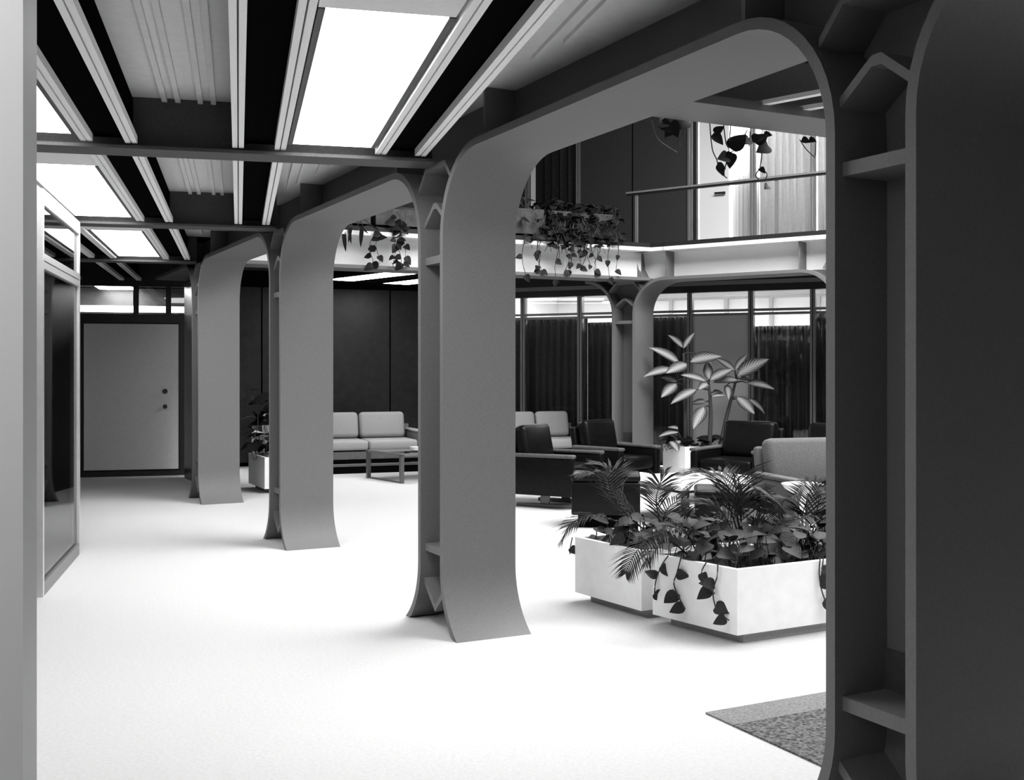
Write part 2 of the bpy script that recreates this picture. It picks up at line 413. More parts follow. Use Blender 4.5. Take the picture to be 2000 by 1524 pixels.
beam(K1, CS + RR, 3.15 - RR, KW, 'white far beam with curved steel soffit under the balcony railing', 3.06, wmat=FASCIA, top=FASCIA)
K2 = Frame(K0 - KV * 6.3, KV, KN)
K2T = column(K2, KW, 'far steel column with flared feet past the hidden far one', ZT + PT + .001)
beam(K2, CS + RR, 3.15 - RR, KW, 'white far beam with curved steel soffit past the railing beam', 3.06, wmat=FASCIA, top=FASCIA)
# left balcony beam (edge facing the atrium is at q = -FW/2)
LBF = Frame(LB.xy(0, -FW / 2), W, U)
beam(LBF, FW / 2 + 0.0, LBL + .10, FW, 'white far beam under the balcony troughs of trailing vines', 3.06, ends=(False, False), wmat=FASCIA, top=FASCIA)
# tops of the far column: white web and fins
for Fk, t in ((KF, KT), (K1, K1T), (K2, K2T)):
    MB().box(Fk, -RR - .02, CS + RR - .001, KW / 2 - .016, KW / 2 + .016, ZT + PT + .002, 3.06).build('bracket_web', FASCIA, t)
    for p in (0.0, CS - .03):
        MB().ribbon(Fk, [(p - .10 if p == 0 else p + .10, ZT + PT), (p - .03 if p == 0 else p + .03, 2.83), (p, 3.06)], [(p - .02 if p == 0 else p + .19, ZT + PT), (p + .05 if p == 0 else p + .12, 2.83), (p + .09, 3.06)], .03, KW / 2 - .017).build('fin', STEEL, t)
    MB().box(Fk, -RR - .02, CS + RR, -0.03, KW, 3.06, 3.11).build('top_flange', FASCIA, t)
    MB().box(Fk, -RR - .02, CS + RR, 0.0, KW, 3.11, 3.17).build('kerb', FRAMED, t)
# branch beam at mid bay
BR = Frame(COLN.xy(BRU0, FW), W, U)
t = thing('steel_beam', 'near steel beam branching off the long arch beam with hanging leaves below', 'beam', BR.P(2.5, .16, ZT), 'arched frame beams')
MB().box(BR, 0.001, 7.0, 0, BRU1 - BRU0, ZT, ZT + PT).build('soffit_plate', STEEL, t)
MB().box(BR, 0.001, 7.0, .15, .17, ZT + PT, 3.08).build('beam_web', STEEL, t)
# second ceiling: right of the branch beam, and the corridors round the atrium
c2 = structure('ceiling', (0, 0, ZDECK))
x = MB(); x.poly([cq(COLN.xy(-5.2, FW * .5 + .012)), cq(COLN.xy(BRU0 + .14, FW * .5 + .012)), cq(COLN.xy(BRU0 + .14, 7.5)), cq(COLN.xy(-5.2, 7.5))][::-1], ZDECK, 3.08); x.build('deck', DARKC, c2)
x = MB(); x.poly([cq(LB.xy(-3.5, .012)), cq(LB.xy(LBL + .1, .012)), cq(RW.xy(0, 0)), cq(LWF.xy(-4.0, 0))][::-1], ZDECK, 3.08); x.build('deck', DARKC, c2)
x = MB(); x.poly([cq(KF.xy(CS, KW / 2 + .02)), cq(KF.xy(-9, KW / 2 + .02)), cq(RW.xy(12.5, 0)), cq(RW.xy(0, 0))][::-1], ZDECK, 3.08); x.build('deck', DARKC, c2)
for i, (p0_, p1_, q0_, q1_) in enumerate(((.75, 2.6, .02, .50), (2.7, 5.2, .2, 1.35))):
    F = Frame(COLN.xy(0, 0), W, U)
    t = thing('luminous_panel', ['luminous ceiling panel over the rug, beside the near-black column', 'luminous ceiling panel past the one over the rug'][i], 'ceiling light', F.P(p0_, q0_, 2.72), 'luminous ceiling panels')
    MB().box(F, p0_, p1_, q0_, q1_, 2.72, 2.74).build('diffuser', LUM, t); MB().box(F, p0_, p1_, q0_, q1_, 2.741, 2.86).build('housing', BLACK, t)
for (x0, y0), (x1, y1), lab in (((1470, 209), (1592, 186), 'pale ceiling track seen over the branching beam, the longer of two'), ((1530, 222), (1597, 211), 'pale ceiling track seen over the branching beam, the shorter of two')):
    a = pixz(x0, y0, 2.70); b = pixz(x1, y1, 2.70); dv = (b - a).normalized(); nv = Vector((-dv.y, dv.x)); F = Frame(a, dv, nv)
    t = thing('ceiling_track', lab, 'ceiling track', F.P(0, 0, 2.70), 'slotted ceiling tracks')
    MB().box(F, 0, 1.2, -.012, .004, 2.70, 2.72).build('rail', TRACK, t); MB().box(F, 0, 1.2, .009, .025, 2.70, 2.72).build('rail', TRACK, t)
# luminous panels in the corridor behind the left beam
for pts, lab in ((((643, 543), (750, 530)), 'bright luminous ceiling panel showing under the far white beam'),
                 (((733, 553), (810, 543.7)), 'bright sliver of luminous ceiling panel above the dark wood wall')):
    a = pixz(*pts[0], 2.72); b = pixz(*pts[1], 2.72); dv = (b - a).normalized(); nv = Vector((-dv.y, dv.x))
    F = Frame(a, dv, nv) ; sg = -1 if pts[0][0] == 643 else 1
    t = thing('luminous_panel', lab, 'ceiling light', F.P(0, 0, 2.72), 'luminous ceiling panels')
    q0, q1 = (0.0, .55)
    MB().box(F, -.3 if sg < 0 else 0, 1.5, q0, q1, 2.72, 2.735).build('diffuser', LUM, t)
    MB().box(F, -.3 if sg < 0 else 0, 1.5, q0, q1, 2.736, 2.85).build('housing', BLACK, t)
    MB().box(F, -.3 if sg < 0 else 0, 1.5, q0 - .25, q0 - .005, 2.70, 2.85).build('trough_side', BLACK, t)

# ------------------------------------------------------------------ left side: jamb, wall, glass partition, end wall with the door
jx0 = -(955 / FPX) * 1.9
j = MB(); j.box(WORLD, -2.1, jx0, 1.9, 1.955, 0, ZDECK)
struct_mesh('wall_left', j, WHITEW)
j = MB(); j.box(CORR, -1.44, -1.31, 2.4, 7.78, 0, ZDECK); struct_mesh('wall_left', j, PANELU)
GP = Frame(CORR.xy(-1.24, 7.8), C_, -R_)     # p along corridor, q to the left
gl = thing('glass_partition', 'glass partition in aluminium frame along the left of the corridor', 'partition', GP.P(.9, 0, 0))
L = 1.76
MB().box(GP, 0, .05, 0, .05, 0, ZT).build('stile', ALU, gl); MB().box(GP, L - .05, L, 0, .05, 0, ZT).build('stile', ALU, gl)
MB().box(GP, .05, L - .05, 0, .05, 0, .09).build('bottom_rail', FRAMEG, gl)
for z in (2.15, 2.205): MB().box(GP, .05, L - .05, 0, .05, z, z + .045).build('transom', ALU, gl)
MB().box(GP, .05, L - .05, 0, .05, ZT - .10, ZT).build('header', ALU, gl)
MB().box(GP, .05, L - .05, .02, .03, .09, 2.15).build('pane', GLASSM, gl); MB().box(GP, .05, L - .05, .02, .03, 2.25, ZT - .10).build('pane', GLASSM, gl)
EW = Frame(CORR.xy(0, 16.2), R_, C_)
bd0, bd1 = -2.07, -.80
wl = MB()
wl.box(EW, -5.5, bd0 - .0, 0, .1, 0, 2.24).box(EW, bd0, bd1, 0, .1, 2.12, 2.24).box(EW, bd1, -.55, 0, .1, 0, 2.24).box(EW, -5.5, -.55, 0, .1, 2.62, ZDECK)
struct_mesh('wall_back', wl, FRAMED)
dr = structure('door_1', EW.P((bd0 + bd1) / 2, .03, 0))
leaf1 = MB().box(EW, bd0 + .015, bd1 - .015, .0, .045, .09, 2.10).build('door_leaf', DOORM, dr)
MB().box(EW, bd0 + .0, bd1, .046, .1, 0.0, 2.12).build('door_rebate', FRAMED, dr)
MB().box(EW, bd0, bd1, -.03, .04, 0.0, .07).build('threshold', FRAMED, dr)
for zz, r in ((1.17, .035), (.96, .03)):
    MB().tube([EW.P(bd1 - .19, 0, zz), EW.P(bd1 - .19, -.03, zz), EW.P(bd1 - .19, -.055, zz)], [.02, .02, r], 12).build('door_knob', FRAMED, leaf1)
w1 = structure('window_1', EW.P(-2, .05, 2.24))
for b in (-3.2, -2.20, -1.38, -.95, -.62):
    MB().box(EW, b - .035, b + .035, .02, .08, 2.24, 2.62).build('mullion', FRAMED, w1)
MB().box(EW, -5.5, -.55, .045, .055, 2.24, 2.62).build('pane', GLASSM, w1)
bk = MB(); bk.box(EW, -6, -.5, 3.0, 3.1, 0, ZDECK - .18); struct_mesh('wall_back', bk, PANELD)
bk = MB(); bk.box(EW, -6, -.5, 2.95, 3.0, 2.40, 2.505); struct_mesh('bright_strip', bk, ROOMW)  # white band on the dark wall, painted in for a strip of light
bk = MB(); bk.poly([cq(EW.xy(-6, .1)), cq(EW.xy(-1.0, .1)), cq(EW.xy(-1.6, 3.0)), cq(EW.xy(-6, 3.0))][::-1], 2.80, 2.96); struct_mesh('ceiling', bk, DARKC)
for i, (b, a) in enumerate(((-3.3, 1.0), (-1.9, 1.3))):
    t = thing('luminous_panel', ['bright ceiling panel in the room past the grey door, above its hinge side', 'bright ceiling panel in the room past the grey door, above its knobs'][i], 'ceiling light', EW.P(b, a, 2.74), 'luminous ceiling panels')
    MB().box(EW, b - .25, b + .25, a, a + 1.4, 2.75, 2.77).build('diffuser', LUM2, t); MB().box(EW, b - .28, b + .28, a - .03, a + 1.43, 2.771, 2.795).build('housing', FRAMED, t)
sw = MB(); sw.box(CORR, -4.2, -4.1, 7.8, 16.2, 0, ZDECK); struct_mesh('wall_left', sw, PANELD)

dc = MB(); dc.box(Frame(COLN.xy(3 * S, 0), U, W), CS + .06, S - .45, FW - .06, FW - .005, 0, ZT - .002); struct_mesh('wall_right', dc, PANELD)
# ------------------------------------------------------------------ dark panelled wall behind the pale sofa
lw = structure('wall_back', LWF.P(0, 0, 0))
pw = 1.0
p0 = (pixz(652, 560, 2.72) - LWa).dot(LW_V)
seams = [p0 + pw * k for k in range(-2, 4)]
MB().box(LWF, seams[0], LW_END, .03, .12, 0, ZDECK).build('backing', BLACK, lw)
for a, b in zip(seams, seams[1:]):
    MB().box(LWF, a + .012, min(b - .012, LW_END), 0, .028, .06, 2.72).build('panel', PANELD, lw)
MB().box(LWF, seams[0], LW_END, -.02, .029, 2.72, ZDECK).build('valance', BLACK, lw)

# ------------------------------------------------------------------ right window wall, ground floor
ZCT, ZTR = 2.60, 2.30
mull_px = [914, 1022, 1133, 1240, 1348, 1467, 1588, 1712, 1845, 1985]
mp = [rwp(x) for x in mull_px]; mp += [mp[-1] + .95 * k for k in range(1, 5)]; mull_px += [2100, 2200, 2300, 2400]; RWEND = mp[-1]
wr = structure('wall_right', RW.P(3, 0, 0))
MB().box(RW, 0, mp[-1], -.02, .12, ZCT, ZDECK).build('header', FRAMED, wr)
MB().box(RW, 0, mp[-1], -.035, -.021, ZCT + .10, ZCT + .16).build('header_band', FRAMEG, wr)
for i, p in enumerate(mp):
    for sd in (-1, 1):
        MB().box(RW, p + sd * .022 - .016, p + sd * .022 + .016, -.03, .07, 0, ZCT).build('mullion', FRAMEG, wr)
    MB().box(RW, p - .006, p + .006, .0, .05, 0, ZCT).build('mullion_groove', BLACK, wr)
for a, b in zip(mp, mp[1:]):
    for z in (ZTR - .045, ZTR + .01): MB().box(RW, a + .039, b - .039, -.02, .06, z, z + .035).build('transom', FRAMEG, wr)
    MB().box(RW, a + .039, b - .039, .02, .03, ZTR + .046, ZCT).build('clerestory_pane', GLASSM, wr)
for i, (a, b) in enumerate(zip(mp, mp[1:])):
    if mull_px[i] == 1348: MB().box(RW, a + .039, b - .039, .0, .04, .05, ZTR - .046).build('infill_panel', PANELG, wr)
    else: MB().box(RW, a + .039, b - .039, .02, .03, .05, ZTR - .046).build('pane', GLASSM, wr)
def curtain(name, label, pa, pb, q, z0, z1, m, F, amp=.035, per=.13, cat='curtain', group=None, seed=1):
    rn = random.Random(seed); mb = MB(); n = max(8, int((pb - pa) / per * 8)); inn = []; ph = rn.random() * 6
    b = len(mb.v)
    for i in range(n + 1):
        p = pa + (pb - pa) * i / n; ph += 2 * math.pi / 8 * (0.75 + .5 * rn.random()); qq = q + amp * math.sin(ph)
        mb.v += [F.P(p, qq, z0), F.P(p, qq, z1), F.P(p, qq + .006, z1), F.P(p, qq + .006, z0)]
    for i in range(n):
        for k in range(4): mb.f.append((4 * i + k, 4 * i + (k + 1) % 4, 4 * (i + 1) + (k + 1) % 4, 4 * (i + 1) + k))
    o = mb.build(name, m, smooth=True); setp(o, label, cat, group); return o
curtain('drape', 'black drape behind glass above the dark armchairs left of the far column', mp[0] + .03, mp[2] + .02, .22, .02, 2.27, DRAPE, RW, seed=1, group='ground floor drapes')
curtain('drape', 'short black drape behind glass right beside the far column', mp[2] + .03, mp[3] - .02, .22, .02, 2.20, DRAPE, RW, seed=2, group='ground floor drapes')
curtain('drape', 'black drape behind glass behind the tall variegated plant', mp[3] + .03, mp[4] + .03, .22, .02, 2.26, DRAPE, RW, seed=3, group='ground floor drapes')
curtain('drape', 'dark pleated drape right of the grey wall panel', mp[5] - .08, mp[6] - .03, .22, .02, 2.10, DRAPE, RW, seed=4, group='ground floor drapes', amp=.05, per=.11)
curtain('drape', 'dark pleated drape cut off by the near-black column', mp[6] + .0, RWEND - .03, .22, .02, 2.27, DRAPE, RW, seed=5, group='ground floor drapes', amp=.05, per=.11)
# offices behind: white walls, white ceiling, lamps
wb = MB(); wb.box(RW, -1.0, mp[-1] + 1, 3.6, 3.7, 0, 2.95); struct_mesh('wall_back', wb, ROOMW)
wb = MB(); wb.box(RW, -.1, -.02, .13, 3.6, 0, 2.95); struct_mesh('wall_back', wb, ROOMW)
cb = MB(); cb.box(RW, -.1, mp[-1] + 1, .13, 3.6, 2.85, 2.96); struct_mesh('ceiling', cb, ROOMW)
offp = structure('trim_1', RW.P(2, 3.5, 0))
for px in (1060, 1165, 1290, 1392, 1500, 1546, 1650):
    MB().box(RW, rwp(px) - .03, rwp(px) + .03, 3.54, 3.6, 0, 2.72).build('wall_post', PANELG, offp)
MB().box(RW, 0, mp[-1], 3.55, 3.6, 2.72, 2.76).build('wall_rail', PANELG, offp)
for i, p in enumerate((.9, 2.6, 4.3, 6.0)):
    t = thing('office_light', ['lit office fixture behind the clerestory left of the far column', 'lit office fixture behind the clerestory above the variegated plants', 'lit office fixture behind the clerestory above the pleated drape', 'lit office fixture hidden past the near-black column'][i], 'ceiling light', RW.P(p, 1.6, 2.82), 'office ceiling fixtures')
    MB().box(RW, p - .6, p + .6, 1.2, 1.5, 2.80, 2.82).build('diffuser', LUM2, t); MB().box(RW, p - .63, p + .63, 1.17, 1.53, 2.821, 2.845).build('housing', PANELG, t)

# ------------------------------------------------------------------ upper storey
ZU = 3.09
wu = structure('wall_right', RW.P(3, 0, ZU))
ZTOP = 5.9
ux = {k: rwp(k) for k in (914, 1030, 1060, 1095, 1130, 1235, 1348, 1358, 1420, 1460, 1470, 1588, 1720, 1860)}
for a, b in ((914, 1030), (1130, 1235), (1235, 1348)):
    MB().box(RW, ux[a] + .012, ux[b] - .012, 0, .05, ZU, ZTOP).build('panel', PANELU, wu)
MB().box(RW, ux[1860] + .012, RWEND, 0, .05, ZU, ZTOP).build('panel', PANELU, wu)
MB().box(RW, ux[1235] - .012, ux[1235] + .012, .02, .05, ZU, ZTOP).build('joint', BLACK, wu)
for p in (1030, 1130, 1348, 1470, 1588, 1720):
    for sd in (-1, 1): MB().box(RW, ux[p] + sd * .02 - .013, ux[p] + sd * .02 + .013, -.03, .06, ZU, ZTOP).build('mullion', FRAMEG, wu)
MB().box(RW, ux[1358] - .03, ux[1358] + .02, -.02, .08, ZU, ZTOP).build('door_jamb', FRAMED, wu)
for a, b in ((1030, 1130), (1470, 1588), (1588, 1720)):
    MB().box(RW, ux[a] + .035, ux[b] - .035, .02, .03, ZU, ZTOP).build('pane', GLASSM, wu)
MB().box(RW, 0, RWEND, .05, .12, ZTOP, ZTOP + .3).build('header', PANELU, wu)
curtain('curtain', 'dim upper curtain behind the vine troughs beside the grey panels', ux[1030] + .04, ux[1130] - .04, .2, ZU, ZTOP, DRAPE, RW, seed=7, amp=.04, group='upper curtains')
curtain('curtain', 'pale pleated upper curtain right of the white doorway', ux[1470] + .05, ux[1588] - .03, .2, ZU, ZTOP, SHEER, RW, seed=8, amp=.035, per=.10, group='upper curtains')
curtain('curtain', 'pale pleated upper curtain cut off by the near-black column', ux[1588] + .03, ux[1860] - .03, .2, ZU, ZTOP, SHEER, RW, seed=9, amp=.035, per=.10, group='upper curtains')
ub = MB(); ub.box(RW, 0, RWEND, 2.2, 2.3, ZU, ZTOP); struct_mesh('wall_back', ub, ROOMW)
uf = MB(); uf.box(RW, 0, RWEND, .0, 2.3, 2.97, ZU - .001); struct_mesh('floor', uf, CARPET)
uc = MB(); uc.box(RW, 0, RWEND, .13, 2.2, ZTOP, ZTOP + .1); struct_mesh('ceiling', uc, ROOMW)
d2 = structure('door_2', RW.P(ux[1358], .1, ZU))
dp = ux[1420] - ux[1358]
leaf2 = MB().box(RW, ux[1358] + .03, ux[1420], .10, .145, ZU, ZTOP).build('door_leaf', WHITEW, d2)
MB().tube([RW.P(ux[1420] - .07, .10, 4.05), RW.P(ux[1420] - .07, .04, 4.05)], .018, 10).build('door_handle', FRAMED, leaf2)
MB().tube([RW.P(ux[1420] - .20, .045, 4.05), RW.P(ux[1420] - .04, .045, 4.05)], .016, 10).build('door_handle', FRAMED, leaf2)
sc_ = MB(); pc = (ux[1420] + ux[1460]) / 2 + .02
inn = [(pc - .19 + .38 * i / 10, 0) for i in range(11)]
rs = []
for i in range(11):
    w_ = math.pi * i / 10; rs.append((pc - .2 * math.cos(w_), .42 - .13 * math.sin(w_)))
for (pa, qa), (pb, qb) in zip(rs, rs[1:]):
    sc_.hexa([RW.P(pa, qa, ZU), RW.P(pb, qb, ZU), RW.P(pb, qb + .02, ZU), RW.P(pa, qa + .02, ZU)], [RW.P(pa, qa, 4.78), RW.P(pb, qb, 4.78), RW.P(pb, qb + .02, 4.78), RW.P(pa, qa + .02, 4.78)])
setp(sc_.build('room_divider', PANELG, smooth=True), 'rounded grey screen standing inside the white upper doorway', 'screen')
area('upper_room_lamp', tuple(RW.P(ux[1420], .9, 5.8)), 1.2, .8, 230, math.radians(-27))
area('upper_room_lamp', tuple(RW.P(ux[1588], .9, 5.8)), 1.6, .8, 150, math.radians(-27))
lu = MB(); lu.box(LWF, -6.5, LW_END, 0, .12, ZU, ZTOP + .3); struct_mesh('wall_back', lu, PANELU)
# railing over the far white beam
rl = thing('balcony_railing', 'slim balcony railing on the far white beam', 'railing', KF.P(-1.5, .1, 3.17))
hr = MB().box(KF, -5.2, .18, .06, .13, 3.88, 3.905).build('handrail', FRAMEG, rl); MB().box(KF, -5.2, .18, .075, .115, 3.855, 3.88).build('rail_core', FRAMED, hr)
for p in (.03, -2.0, -4.0): MB().box(KF, p - .02, p + .02, .085, .105, 3.17, 3.86).build('post', FRAMEG, rl)
rp = thing('balcony_railing', 'dark low rail behind the troughs of trailing vines', 'railing', LBF.P(2.0, .12, 3.17))
MB().box(LBF, .4, LBL - .2, .30, .34, 3.42, 3.47).build('handrail', FRAMED, rp)
for p in (.5, 1.9, 3.3, 4.8): MB().box(LBF, p - .03, p + .03, .30, .34, 3.17, 3.42).build('post', FRAMED, rp)

# ------------------------------------------------------------------ rug
RF = Frame(ground(1378, 1395), W, -U)
t = thing('rug', 'speckled dark rug with paler border strip on the carpet beside the near column', 'rug', RF.P(.7, .6, 0))
MB().box(RF, 0, 1.55, .19, 1.25, 0, .008).build('field', RUGM, t)
MB().box(RF, 0, 1.55, 0, .19, 0, .008).build('border', RUGB, t)

# ------------------------------------------------------------------ planters
def planter(label, corner, dl, dr_, ll, lr, h=.41, zb=.055, group='low white planters'):
    c = Vector(corner); dl = Vector(dl).normalized(); dr_ = Vector(dr_).normalized()
    F = Frame(c, dr_, dl)
    t = thing('planter', label, 'planter', F.P(lr / 2, ll / 2, 0), group)
    wth = .035
    m = MB(); m.box(F, 0, lr, 0, ll, zb, zb + .03).box(F, 0, lr, 0, wth, zb + .03, h).box(F, 0, lr, ll - wth, ll, zb + .03, h).box(F, 0, wth, wth, ll - wth, zb + .03, h).box(F, lr - wth, lr, wth, ll - wth, zb + .03, h)
    m.build('box', PLANTER, t)
    MB().box(F, .07, lr - .07, .03, ll - .07, 0, zb).build('plinth', PLINTH, t)
    MB().box(F, wth + .001, lr - wth - .001, wth + .001, ll - wth - .001, h - .14, h - .06).build('soil', SOIL, t)
    return F, t
PR, _ = planter('low white planter with trailing vines, in front of the other one', pixz(1440, 1242, .055), (-.60, .80), (.88, .475), .65, 1.35)
PL, _ = planter('low white planter standing behind the vine draped one', pixz(1253, 1194, .055), (-.54, .84), (.88, .475), .67, 1.35)
PB, _ = planter('white planter holding tall variegated plants by the far column', pixz(1338, 873, .43), (-.6, .8), (.98, .1), .42, 1.6, h=.43)
PD, _ = planter('white planter with dark foliage between the two far grey columns', pixz(517, 894, .43), U, W, .8, .55, h=.43)

# ------------------------------------------------------------------ furniture
def local_box(mb, x0, x1, y0, y1, z0, z1): return mb.box(WORLD, x0, x1, y0, y1, z0, z1)
def rotz_of(front): return math.atan2(front[1], front[0]) + math.pi / 2     # local -y is the front
def part(t, name, boxes, m, bev=.02, seg=3, tilt=None):
    mb = MB()
    for b in boxes: local_box(mb, *b)
    if tilt:
        ang, py, pz = tilt; R = Matrix.Translation((0, py, pz)) @ Matrix.Rotation(ang, 4, 'X') @ Matrix.Translation((0, -py, -pz))
        mb.v = [R @ v for v in mb.v]
    return mb.build(name, m, t, local=True, bevel=bev, seg=seg)
def armchair(label, loc, front, m=LEATHER, pad=None, cush=None, base='sled', w=.76, group='dark leather armchairs', name='armchair', cat='armchair'):
    t = thing(name, label, cat, (loc[0], loc[1], 0), group, rotz_of(front))
    h = w / 2
    if base == 'sled':
        for sx in (-1, 1):
            part(t, 'runner', [(sx * .26 - .025, sx * .26 + .025, -.34, .34, 0, .04)], CHROME, .008)
            part(t, 'leg', [(sx * .26 - .02, sx * .26 + .02, -.05, .05, .04, .20)], CHROME, .006)
    part(t, 'seat_frame', [(-h + .08, h - .08, -.36, .36, .20, .30)], m, .02)
    part(t, 'seat_cushion', [(-h + .10, h - .10, -.38, .26, .30, .46)], cush or m, .045)
    part(t, 'back_shell', [(-h + .07, h - .07, .30, .38, .22, .80)], m, .03, tilt=(-.16, .34, .30))
    part(t, 'back_cushion', [(-h + .10, h - .10, .14, .30, .44, .87)], cush or m, .055, tilt=(-.20, .26, .44))
    for sx in (-1, 1):
        arm = part(t, 'arm', [(sx * (h - .045) - .045, sx * (h - .045) + .045, -.39, .36, .14, .54)], m, .02)
        part(arm, 'arm_pad', [(sx * (h - .045) - .052, sx * (h - .045) + .052, -.40, .34, .54, .58)], pad or ARMHL, .018)
    return t
def sofa(label, loc, front, w=2.1, m=FABRIC, group='pale fabric sofas', nseat=3, nback=3):
    t = thing('sofa', label, 'sofa', (loc[0], loc[1], 0), group, rotz_of(front)); h = w / 2
    part(t, 'plinth', [(-h + .06, h - .06, -.34, .34, 0, .10)], BLACK, .005)
    part(t, 'foot_rail', [(-h + .03, h - .03, -.37, -.34, .10, .14)], CHROME, .005)
    part(t, 'seat_frame', [(-h + .02, h - .02, -.36, .38, .20, .31)], WOODL, .01)
    part(t, 'underframe', [(-h + .05, h - .05, -.33, .36, .14, .20)], BLACK, .005)
    sw_ = (w - .18) / nseat
    for i in range(nseat):
        a = -h + .09 + sw_ * i
        part(t, 'seat_cushion', [(a + .006, a + sw_ - .006, -.40, .30, .33, .465)], m, .04)
    bw = (w - .26) / nback
    for i in range(nback):
        a = -h + .13 + bw * i
        part(t, 'back_cushion', [(a + .008, a + bw - .008, .12, .28, .46, .84)], m, .06, tilt=(-.22, .24, .46))
    part(t, 'back_frame', [(-h + .02, h - .02, .36, .41, .20, .66)], WOODL, .01, tilt=(-.12, .38, .3))
    for sx in (-1, 1):
        arm = part(t, 'arm', [(sx * (h - .045) - .045, sx * (h - .045) + .045, -.38, .38, .31, .56)], TAUPE, .02)
        part(arm, 'arm_pad', [(sx * (h - .045) - .05, sx * (h - .045) + .05, -.38, .38, .56, .60)], m, .02)
    return t
s1a, s1b = ground(650, 927), ground(815, 917)
sd_ = LW_V
sc1 = s1a + sd_ * .15 + Vector((-sd_.y, sd_.x)) * .36
sofa('pale fabric three seat sofa against the dark wood wall', sc1, -Vector((-sd_.y, sd_.x)), w=2.35)
sofa('pale sofa half hidden behind the dark armchairs', (0.16, 16.35), (.30, -.95), w=1.85)
# glass coffee table
ct_near = ground(783, 945); ct_left = ground(715, 934)
dvl = (ct_left - ct_near); ll = dvl.length; dvl.normalize(); dvr = Vector((dvl.y, -dvl.x)); CTF = Frame(ct_near, dvr, dvl)
t = thing('coffee_table', 'glass topped coffee table with metal legs before the pale sofa', 'table', CTF.P(.5, ll / 2, 0))
ct_w = 1.05
for p in (0, ct_w - .05):
    for q in (0, ll - .045): MB().box(CTF, p, p + .05, q, q + .045, 0, .37).build('leg', CHROME, t)
    MB().box(CTF, p + .01, p + .04, .045, ll - .045, 0, .02).build('runner', CHROME, t)
MB().box(CTF, 0, ct_w, 0, .03, .35, .385).box(CTF, 0, ct_w, ll - .03, ll, .35, .385).box(CTF, 0, .03, .03, ll - .03, .35, .385).box(CTF, ct_w - .03, ct_w, .03, ll - .03, .35, .385).build('top_frame', FRAMEG, t)
MB().box(CTF, .03, ct_w - .03, .03, ll - .03, .372, .382).build('glass_top', GLASSD, t)
ash = MB(); ash.lathe(CTF.P(.42, ll * .35, .386), [(.05, 0), (.075, .012), (.08, .055), (.07, .055), (.06, .015)], 20)
setp(ash.build('ashtray', MARBLE, smooth=False), 'small white ashtray on the glass coffee table', 'ashtray')
# white table among the armchairs
TF = Frame(pixz(1254, 939, .40) + U * .55, W, -U)
t = thing('low_table', 'low white topped table between the armchairs', 'table', TF.P(.62, .6, 0))
MB().box(TF, 0, 1.25, 0, 1.2, .36, .40).build('table_top', MARBLE, t, bevel=.006)
MB().box(TF, .02, 1.23, .02, 1.18, .335, .359).build('apron', FRAMED, t)
for p in (.12, 1.07):
    for q in (.12, 1.02): MB().box(TF, p, p + .06, q, q + .06, 0, .335).build('leg', FRAMED, t)
bk_ = MB(); bk_.box(TF, .12, .34, .02, .17, .401, .425); setp(bk_.build('magazine', PLANTER, bevel=.003), 'white booklet lying on the low white table', 'booklet')
armchair('dark leather armchair beside the grey steel column, its back before the pale sofa', (.48, 12.2), (.88, -.47), w=.84)
armchair('dark leather armchair partly hidden behind the one before the pale sofa', (1.22, 13.25), (.70, -.71))
armchair('dark leather armchair in front of the tall variegated plants', (2.62, 12.85), (-.62, -.78), w=.86)
armchair('dark leather armchair beside the plant armchair, before the pleated drape', (3.46, 12.25), (-.62, -.78), w=.86)
armchair('taupe fabric loveseat with paler back cushion beside the near-black column', (2.93, 9.75), (.28, -.96), m=TAUPE, pad=CUSHG, cush=CUSHG, group='taupe loveseats', w=1.5, name='loveseat', cat='loveseat')
def ottoman(label, loc, front, w, d_, h):
    t = thing('ottoman', label, 'ottoman', (loc[0], loc[1], 0), 'dark leather ottomans', rotz_of(front))
    part(t, 'base', [(-w / 2 + .06, w / 2 - .06, -d_ / 2 + .06, d_ / 2 - .06, 0, .12)], BLACK, .005)
    part(t, 'body', [(-w / 2, w / 2, -d_ / 2, d_ / 2, .12, h - .07)], LEATHER, .02)
    part(t, 'seat_pad', [(-w / 2 - .004, w / 2 + .004, -d_ / 2 - .004, d_ / 2 + .004, h - .068, h)], LEATHER, .03)
ottoman('dark leather ottoman against the near end of the low white table', (.895, 10.62), (-.10, -.99), .64, .48, .50)
ottoman('dark leather ottoman behind the tallest palm', (1.79, 9.02), (-.15, -.99), .62, .56, .53)
# pedestal bowl
pb = Vector((2.2, 8.45))
t = thing('pedestal_ashtray', 'white scalloped bowl on a twisted stem behind the palms', 'ashtray', (pb.x, pb.y, 0))
prof = [(.03, .545), (.08, .552), (.13, .58), (.16, .62), (.152, .622), (.12, .59), (.06, .566), (.0, .562)]
MB().lathe((pb.x, pb.y, 0), prof[:-1] + [(.001, .562)], 28).build('bowl', MARBLE, t, smooth=True)
for k in range(3):
    pts = []
    for i in range(41):
        z = .02 + .53 * i / 40; w_ = 2 * math.pi * (k / 3 + 3.2 * i / 40); pts.append((pb.x + .016 * math.cos(w_), pb.y + .016 * math.sin(w_), z))
    MB().tube(pts, .014, 6).build('stem_strand', PLANTER, t, smooth=True)
MB().lathe((pb.x, pb.y, 0), [(.12, 0), (.12, .012), (.03, .03), (.001, .03)], 24).build('foot', PLANTER, t, smooth=False)

